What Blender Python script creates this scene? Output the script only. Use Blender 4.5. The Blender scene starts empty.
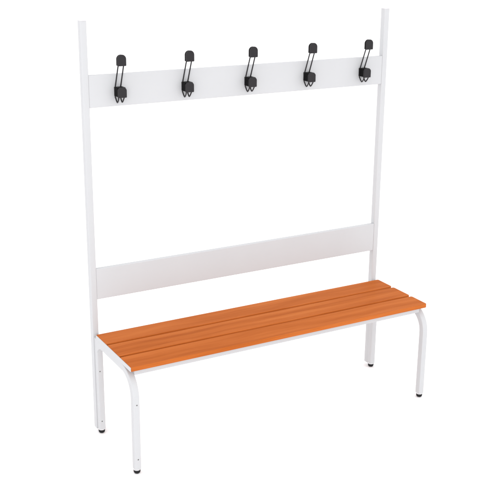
import bpy, bmesh, math
from mathutils import Matrix, Vector

S = bpy.context.scene
COL = S.collection

# ---------------------------------------------------------------- materials
def mat(name, color, rough=0.5, spec=0.3, vary=0.0, vscale=8.0, bump=0.0, bscale=400.0):
    m = bpy.data.materials.new(name); m.use_nodes = True
    nt = m.node_tree; b = nt.nodes['Principled BSDF']
    b.inputs['Base Color'].default_value = (*color, 1)
    b.inputs['Roughness'].default_value = rough
    b.inputs['Specular IOR Level'].default_value = spec
    tc = nt.nodes.new('ShaderNodeTexCoord')
    if vary:
        n = nt.nodes.new('ShaderNodeTexNoise'); n.inputs['Scale'].default_value = vscale
        n.inputs['Detail'].default_value = 4
        nt.links.new(tc.outputs['Object'], n.inputs['Vector'])
        r = nt.nodes.new('ShaderNodeValToRGB')
        r.color_ramp.elements[0].position = .3; r.color_ramp.elements[1].position = .7
        r.color_ramp.elements[0].color = (*[c * (1 - vary) for c in color], 1)
        r.color_ramp.elements[1].color = (*[min(1, c * (1 + vary)) for c in color], 1)
        nt.links.new(n.outputs['Fac'], r.inputs['Fac'])
        nt.links.new(r.outputs['Color'], b.inputs['Base Color'])
    if bump:
        n = nt.nodes.new('ShaderNodeTexNoise'); n.inputs['Scale'].default_value = bscale
        nt.links.new(tc.outputs['Object'], n.inputs['Vector'])
        bp = nt.nodes.new('ShaderNodeBump'); bp.inputs['Strength'].default_value = bump
        bp.inputs['Distance'].default_value = .0004
        nt.links.new(n.outputs['Fac'], bp.inputs['Height'])
        nt.links.new(bp.outputs['Normal'], b.inputs['Normal'])
    return m

M_STEEL = mat('powder_coated_steel', (.466, .472, .483), .42, .25, .012, 6, .12, 900)
M_CAP = mat('white_plastic', (.56, .555, .565), .4, .3, .01, 40)
M_COVER = mat('charcoal_plastic', (.024, .0225, .0245), .5, .12, .06, 90, .2, 1500)
M_COVER_SHADE = mat('charcoal_plastic_shade', (.0035, .0033, .0036), .55, .06, .06, 90, .2, 1500)  # darker copy of the cover plastic; shade of the hook sides put into colour
M_WIRE = mat('black_coated_wire', (.018, .017, .0185), .42, .2, .05, 60)
M_RUBBER = mat('black_rubber', (.012, .012, .013), .6, .15, .1, 80)
M_SCREW = mat('dull_steel_screw', (.11, .105, .10), .45, .4, .1, 200)
M_FLOOR = mat('white_studio_floor', (.93, .925, .93), .7, .1, .004, .7)

def wood():
    m = bpy.data.materials.new('orange_stained_wood'); m.use_nodes = True
    nt = m.node_tree; L = nt.links.new; N = nt.nodes.new
    b = nt.nodes['Principled BSDF']
    b.inputs['Roughness'].default_value = .5
    b.inputs['Specular IOR Level'].default_value = .02
    tc = N('ShaderNodeTexCoord')
    at = N('ShaderNodeAttribute'); at.attribute_name = 'plank'     # a different cut of timber for each slat
    off = N('ShaderNodeVectorMath'); off.operation = 'SCALE'; off.inputs[3].default_value = 7.3
    L(at.outputs['Vector'], off.inputs[0])
    add = N('ShaderNodeVectorMath'); L(tc.outputs['Object'], add.inputs[0]); L(off.outputs[0], add.inputs[1])
    # slow wander of the grain along the slat
    wob = N('ShaderNodeTexNoise'); wob.inputs['Scale'].default_value = 2.2; wob.inputs['Detail'].default_value = 2
    L(add.outputs[0], wob.inputs['Vector'])
    ws = N('ShaderNodeVectorMath'); ws.operation = 'MULTIPLY_ADD'
    ws.inputs[1].default_value = (0, .07, .02)
    L(wob.outputs['Color'], ws.inputs[0]); L(add.outputs[0], ws.inputs[2])
    mp = N('ShaderNodeMapping'); mp.inputs['Scale'].default_value = (1.3, 26, 26); L(ws.outputs[0], mp.inputs['Vector'])
    g1 = N('ShaderNodeTexNoise'); g1.inputs['Scale'].default_value = 1.0; g1.inputs['Detail'].default_value = 5
    g1.inputs['Roughness'].default_value = .55; L(mp.outputs[0], g1.inputs['Vector'])
    mp2 = N('ShaderNodeMapping'); mp2.inputs['Scale'].default_value = (6, 240, 240); L(ws.outputs[0], mp2.inputs['Vector'])
    g2 = N('ShaderNodeTexNoise'); g2.inputs['Scale'].default_value = 1.0; g2.inputs['Detail'].default_value = 3
    L(mp2.outputs[0], g2.inputs['Vector'])
    mx = N('ShaderNodeMix'); mx.data_type = 'FLOAT'; mx.inputs[0].default_value = .22
    L(g1.outputs['Fac'], mx.inputs[2]); L(g2.outputs['Fac'], mx.inputs[3])
    r = N('ShaderNodeValToRGB'); e = r.color_ramp.elements
    e[0].position = .32; e[0].color = (.335, .080, .015, 1)
    e[1].position = .70; e[1].color = (.485, .146, .036, 1)
    k = e.new(.46); k.color = (.400, .104, .021, 1)
    k = e.new(.56); k.color = (.445, .122, .027, 1)
    L(mx.outputs[0], r.inputs['Fac']); L(r.outputs['Color'], b.inputs['Base Color'])
    bp = N('ShaderNodeBump'); bp.inputs['Strength'].default_value = .15; bp.inputs['Distance'].default_value = .0006
    L(g2.outputs['Fac'], bp.inputs['Height']); L(bp.outputs['Normal'], b.inputs['Normal'])
    return m
M_WOOD = wood()

# ---------------------------------------------------------------- mesh helpers
def link(name, bm, m, parent=None, smooth=35, bevel=0.0, seg=3):
    bmesh.ops.recalc_face_normals(bm, faces=bm.faces)
    me = bpy.data.meshes.new(name); bm.to_mesh(me); bm.free()
    me.materials.append(m)
    for p in me.polygons: p.use_smooth = True
    me.set_sharp_from_angle(angle=math.radians(smooth))
    o = bpy.data.objects.new(name, me); COL.objects.link(o)
    if parent: o.parent = parent
    if bevel:
        md = o.modifiers.new('soft_edges', 'BEVEL'); md.width = bevel; md.segments = seg
        md.limit_method = 'ANGLE'; md.angle_limit = math.radians(40); md.harden_normals = True
    return o

def add_box(bm, a, b):
    vs = [bm.verts.new((x, y, z)) for x in (a[0], b[0]) for y in (a[1], b[1]) for z in (a[2], b[2])]
    for f in ((0,1,3,2), (4,6,7,5), (0,4,5,1), (2,3,7,6), (0,2,6,4), (1,5,7,3)):
        bm.faces.new([vs[i] for i in f])

def rounded_rect(w, h, r, n=5):
    pts = []
    for cx, cy, a0 in ((w/2-r, h/2-r, 0), (-w/2+r, h/2-r, 90), (-w/2+r, -h/2+r, 180), (w/2-r, -h/2+r, 270)):
        for i in range(n+1):
            a = math.radians(a0 + 90*i/n)
            pts.append((cx + r*math.cos(a), cy + r*math.sin(a)))
    return pts

def sweep_yz(bm, path, x, w, h, r):
    """A rounded-rectangle tube whose centre line is a list of (y, z) in the plane X = x; w along X, h across the path."""
    sec = rounded_rect(w, h, r); rings = []
    for i, (y, z) in enumerate(path):
        p, q = path[max(0, i-1)], path[min(len(path)-1, i+1)]
        t = Vector((0, q[0]-p[0], q[1]-p[1])).normalized()
        nrm = Vector((0, -t.z, t.y))
        rings.append([bm.verts.new(Vector((x, y, z)) + Vector((u, 0, 0)) + nrm*v) for u, v in sec])
    n = len(sec)
    for a, b in zip(rings, rings[1:]):
        for i in range(n): bm.faces.new((a[i], a[(i+1) % n], b[(i+1) % n], b[i]))
    bm.faces.new(rings[0]); bm.faces.new(rings[-1])

def wire_sweep(bm, path, r, n=12):
    rings = []; up = Vector((1, 0, 0))
    for i, p in enumerate(path):
        p = Vector(p); t = (Vector(path[min(len(path)-1, i+1)]) - Vector(path[max(0, i-1)])).normalized()
        s = t.cross(up).normalized(); u = s.cross(t)
        rings.append([bm.verts.new(p + s*r*math.cos(2*math.pi*k/n) + u*r*math.sin(2*math.pi*k/n)) for k in range(n)])
    for a, b in zip(rings, rings[1:]):
        for i in range(n): bm.faces.new((a[i], a[(i+1) % n], b[(i+1) % n], b[i]))
    bm.faces.new(rings[0]); bm.faces.new(rings[-1])

def lathe(bm, prof, cx, cy, n=32):
    rings = [[bm.verts.new((cx + r*math.cos(2*math.pi*k/n), cy + r*math.sin(2*math.pi*k/n), z)) for k in range(n)] for r, z in prof]
    for a, b in zip(rings, rings[1:]):
        for i in range(n): bm.faces.new((a[i], a[(i+1) % n], b[(i+1) % n], b[i]))
    bm.faces.new(rings[0]); bm.faces.new(rings[-1])

def extrude_xz(bm, prof, y0, y1):
    a = [bm.verts.new((x, y0, z)) for x, z in prof]; b = [bm.verts.new((x, y1, z)) for x, z in prof]
    n = len(prof)
    for i in range(n): bm.faces.new((a[i], a[(i+1) % n], b[(i+1) % n], b[i]))
    bm.faces.new(a); bm.faces.new(b)

def arc(c, r, a0, a1, n=14):
    return [(c[0] + r*math.cos(math.radians(a0+(a1-a0)*i/n)), c[1] + r*math.sin(math.radians(a0+(a1-a0)*i/n))) for i in range(n+1)]

# ---------------------------------------------------------------- dimensions (metres; X along, -Y to the front)
L = 1.5
TW, TD = .0267, .030                     # tube section of posts and legs
H = 1.788
YF, YR = -.4059, -.0156                  # centre lines of the front and rear legs
XL, XR = .0173, 1.4827                   # centre lines of the two side frames
SEAT_T, SEAT_B = .4722, .4537
RAIL = .4385                             # centre height of the side rails (tube top just below the slat tops)
RB = .105                                # bend radius of the side frames (centre line)
LEG_END = .0215

bench = bpy.data.objects.new('cloakroom_bench', None); COL.objects.link(bench)
bench.empty_display_size = .2
bench['label'] = 'white steel cloakroom bench with orange wooden slatted seat and five black coat hooks'
bench['category'] = 'bench'

# ---------------------------------------------------------------- posts
for x in (TW/2, L - TW/2):
    bm = bmesh.new(); sweep_yz(bm, [(TD/2, .016), (TD/2, H - .0035)], x, TW, TD, .0028)
    post = link('post', bm, M_STEEL, bench)
    bm = bmesh.new(); sweep_yz(bm, [(TD/2, H - .0035), (TD/2, H)], x, TW + .003, TD + .003, .005)
    link('end_cap', bm, M_CAP, post, bevel=.001)
    bm = bmesh.new()
    sweep_yz(bm, [(TD/2, .016), (TD/2, .0135)], x, TW - .002, TD - .002, .0045)
    link('end_plug', bm, M_CAP, post, bevel=.001)

# ---------------------------------------------------------------- boards between the posts
for z0, z1 in ((1.4410, 1.5720), (.6210, .7585)):
    bm = bmesh.new(); add_box(bm, (TW - .0005, .0012, z0), (L - TW + .0005, .0200, z1))
    link('crossboard', bm, M_STEEL, bench, bevel=.003)

# ---------------------------------------------------------------- bench frame
def leg(x, yc, front, screws):
    cy, cz = yc + RB, RAIL - RB
    top = [(yc, .12)] + arc((cy, cz), RB, 180, 90) if front else [(yc, RAIL + TD/2)]
    bm = bmesh.new(); sweep_yz(bm, [(yc, LEG_END)] + top, x, TW, TD, .0034)
    o = link('leg', bm, M_STEEL, bench, smooth=25)
    bm = bmesh.new(); lathe(bm, [(.0125, LEG_END + .003), (.0149, LEG_END + .001), (.0150, LEG_END - .0035), (.0135, LEG_END - .0055)], x, yc)
    link('foot_collar', bm, M_CAP, o)
    bm = bmesh.new(); lathe(bm, [(.0125, LEG_END - .004), (.0143, LEG_END - .006), (.0143, .0095), (.0134, .0052), (.0110, .0020), (.0070, .0003), (.0020, 0)], x, yc)
    link('rubber_foot', bm, M_RUBBER, o, smooth=60)
    for sx, sz in screws:
        bm = bmesh.new(); prof = [(.0002, 0), (.0026, .0002), (.0030, .0008), (.0030, .0014)]
        lathe(bm, prof, 0, 0, 16)
        bmesh.ops.rotate(bm, verts=bm.verts, matrix=Matrix.Rotation(math.radians(-90), 3, 'X'))
        bmesh.ops.translate(bm, verts=bm.verts, vec=(sx, yc - TD/2 - .0009, sz))
        link('screw', bm, M_SCREW, o)
    return cy

for x in (XL, XR):
    left = x < .7
    c1 = leg(x, YF, True, [(.0185, .312), (.0180, .067)] if left else [])
    leg(x, YR, False, [(.0140, .301), (.0150, .061)] if left else [])
    ye, zb, zt, rf = YR - TD/2 + .008, RAIL - TD/2 + .0003, RAIL + TD/2 - .0003, .060
    prof = [(c1 - .006, zt), (c1 - .006, zb)] + [(ye - rf + rf*math.sin(math.radians(a)), zb - rf + rf*math.cos(math.radians(a))) for a in range(0, 85, 7)] + [(ye, zb - rf*.93), (ye, zt)]
    bm = bmesh.new()
    va = [bm.verts.new((x - TW/2 + .0004, y, z)) for y, z in prof]; vb = [bm.verts.new((x + TW/2 - .0004, y, z)) for y, z in prof]
    for k in range(len(prof)): bm.faces.new((va[k], va[(k+1) % len(prof)], vb[(k+1) % len(prof)], vb[k]))
    bm.faces.new(va); bm.faces.new(vb)
    link('side_rail', bm, M_STEEL, bench, smooth=25, bevel=.0036)
for yc in (-.3675, -.060):
    bm = bmesh.new()
    sweep_yz(bm, [(yc - .0125, .4390), (yc + .0125, .4390)], .75, XR - XL - TW + .004, .0285, .004)
    link('stretcher', bm, M_STEEL, bench, bevel=.002)

# ---------------------------------------------------------------- seat: three slats
def slat(bm, x0, x1, y0, y1, r=.0035, r1=.0095):
    pts = []
    for cx, cy, a0, q in ((x1-r1, y1-r1, 0, r1), (x0+r, y1-r, 90, r), (x0+r, y0+r, 180, r), (x1-r1, y0+r1, 270, r1)):
        pts += [(cx + q*math.cos(math.radians(a0 + k*18)), cy + q*math.sin(math.radians(a0 + k*18))) for k in range(6)]
    lo = [bm.verts.new((x, y, SEAT_B)) for x, y in pts]; hi = [bm.verts.new((x, y, SEAT_T)) for x, y in pts]
    n = len(pts)
    for i in range(n): bm.faces.new((lo[i], lo[(i+1) % n], hi[(i+1) % n], hi[i]))
    bm.faces.new(lo); bm.faces.new(hi)
bm = bmesh.new(); pl = []
SL = ((-.1365, -.0228), (-.2755, -.1500), (-.4041, -.2890))
for i, (y0, y1) in enumerate(SL):
    n0 = len(bm.faces); slat(bm, .0062, 1.4956, y0, y1); pl += [i] * (len(bm.faces) - n0)
bmesh.ops.recalc_face_normals(bm, faces=bm.faces)
seat = link('seat', bm, M_WOOD, bench, bevel=.0022)
a = seat.data.attributes.new('plank', 'FLOAT_VECTOR', 'POINT')
for v in seat.data.vertices:
    i = [k for k, s in enumerate(SL) if s[0] - .001 < v.co.y < s[1] + .001][0]
    a.data[v.index].vector = (i * .9, i * .37, i * .21)
for x in (.0045,):
    bm = bmesh.new(); add_box(bm, (x - .0015, -.4005, SEAT_B - .0005), (x + .0015, -.0260, SEAT_T - .0016))
    link('end_strip', bm, M_STEEL, seat, bevel=.0006)

# ---------------------------------------------------------------- coat hooks
def d_profile(w, z0, z1, rt, rb, dx=0.0):
    p = [(-w/2 + rb - rb*math.cos(math.radians(a)), z0 + rb - rb*math.sin(math.radians(a))) for a in (90, 60, 30, 0)]
    p += [(-w/2 + rt + rt*math.cos(math.radians(a)), z1 - rt + rt*math.sin(math.radians(a))) for a in range(180, 89, -9)]
    return [(x + dx, z) for x, z in p] + [(dx - x, z) for x, z in reversed(p)]

def make_hook():
    r = bpy.data.objects.new('coat_hook', None); COL.objects.link(r); r.parent = bench; r.empty_display_size = .03
    bm = bmesh.new()
    for s in (-1, 1):
        x = s * .0117
        path = [(x, -.0490, 1.629), (x, -.0460, 1.614), (x, -.0060, 1.518), (x, -.0042, 1.509), (x, -.0042, 1.480)]
        path += [(x*(1 - .10*math.sin(math.radians(k))), -.0220 + .0178*math.cos(math.radians(k)), 1.4785 - .0195*(1 - abs(math.cos(math.radians(k)))**1.45)) for k in range(0, 181, 15)]
        path += [(x, -.0398, 1.488)]
        wire_sweep(bm, path, .0027)
    link('wire', bm, M_WIRE, r, smooth=60)
    bm = bmesh.new(); extrude_xz(bm, d_profile(.0375, 1.6085, 1.6540, .0180, .003), -.0585, -.0500)
    cap = link('knob', bm, M_COVER, r, bevel=.0040)
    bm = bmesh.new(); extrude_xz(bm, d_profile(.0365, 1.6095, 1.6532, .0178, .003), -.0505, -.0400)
    link('knob_back', bm, M_COVER_SHADE, cap, bevel=.0015)  # back half of the knob, its side shade painted by the darker plastic
    bm = bmesh.new(); extrude_xz(bm, d_profile(.0375, 1.4800, 1.5215, .0130, .0035, .0042), -.0455, -.0340)
    link('front_cover', bm, M_COVER, r, bevel=.0040)
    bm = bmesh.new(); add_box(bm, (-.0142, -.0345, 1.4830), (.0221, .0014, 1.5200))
    link('bracket', bm, M_COVER_SHADE, r, bevel=.0015)  # rear of the housing, darker tone stands in for shade on its sides
    return r

hook = make_hook()
for k in range(5):
    h = hook
    if k:
        h = hook.copy(); COL.objects.link(h)
        for ch in list(hook.children):
            c = ch.copy(); COL.objects.link(c); c.parent = h
            for g in list(ch.children):
                d = g.copy(); COL.objects.link(d); d.parent = c
    h.location = (.1475 + k * .3018, 0, .001 * k)

# ---------------------------------------------------------------- setting: a seamless white studio floor curving up far behind
bm = bmesh.new()
prof = [(-9, 0), (6, 0)] + [(6 + 3*math.sin(math.radians(a)), 3 - 3*math.cos(math.radians(a))) for a in range(6, 91, 6)] + [(9, 9)]
rows = [[bm.verts.new((x, y, z)) for x in (-14, 18)] for y, z in prof]
for p, q in zip(rows, rows[1:]): bm.faces.new((p[0], p[1], q[1], q[0]))
fl = link('floor', bm, M_FLOOR, smooth=60)
fl['kind'] = 'structure'

# ---------------------------------------------------------------- light: an even white studio, one big soft box
w = bpy.data.worlds.new('World'); S.world = w; w.use_nodes = True
bg = w.node_tree.nodes['Background']
bg.inputs['Color'].default_value = (1, .994, 1, 1); bg.inputs['Strength'].default_value = 1.52
ld = bpy.data.lights.new('softbox', 'AREA'); ld.shape = 'RECTANGLE'; ld.size = 7; ld.size_y = 5; ld.energy = 520
lo = bpy.data.objects.new('softbox', ld); COL.objects.link(lo)
lo.location = (-5.2, -11, 3.2)
lo.rotation_euler = (Vector((.75, -.2, .7)) - lo.location).to_track_quat('-Z', 'Y').to_euler()

# ---------------------------------------------------------------- camera (solved from the photograph's vanishing points)
R = ((0.872495479, -0.488561906, 0.007674852), (-0.142519592, -0.269479141, -0.952401784), (0.467375443, 0.829872434, -0.304748975))
cam = bpy.data.cameras.new('camera'); co = bpy.data.objects.new('camera', cam); COL.objects.link(co)
m = Matrix.Identity(4)
for i in range(3):
    m[i][0] = R[0][i]; m[i][1] = -R[1][i]; m[i][2] = -R[2][i]
m[0][3], m[1][3], m[2][3] = -1.37704822, -3.76122335, 2.14435937
co.matrix_world = m
cam.sensor_width = 36; cam.lens = 36 * 995.396546 / 488
cam.clip_end = 200; cam.clip_start = .05
S.camera = co

S.view_settings.view_transform = 'Standard'; S.view_settings.look = 'None'
S.view_settings.exposure = 0; S.view_settings.gamma = 1
S.cycles.max_bounces = 8; S.cycles.diffuse_bounces = 6
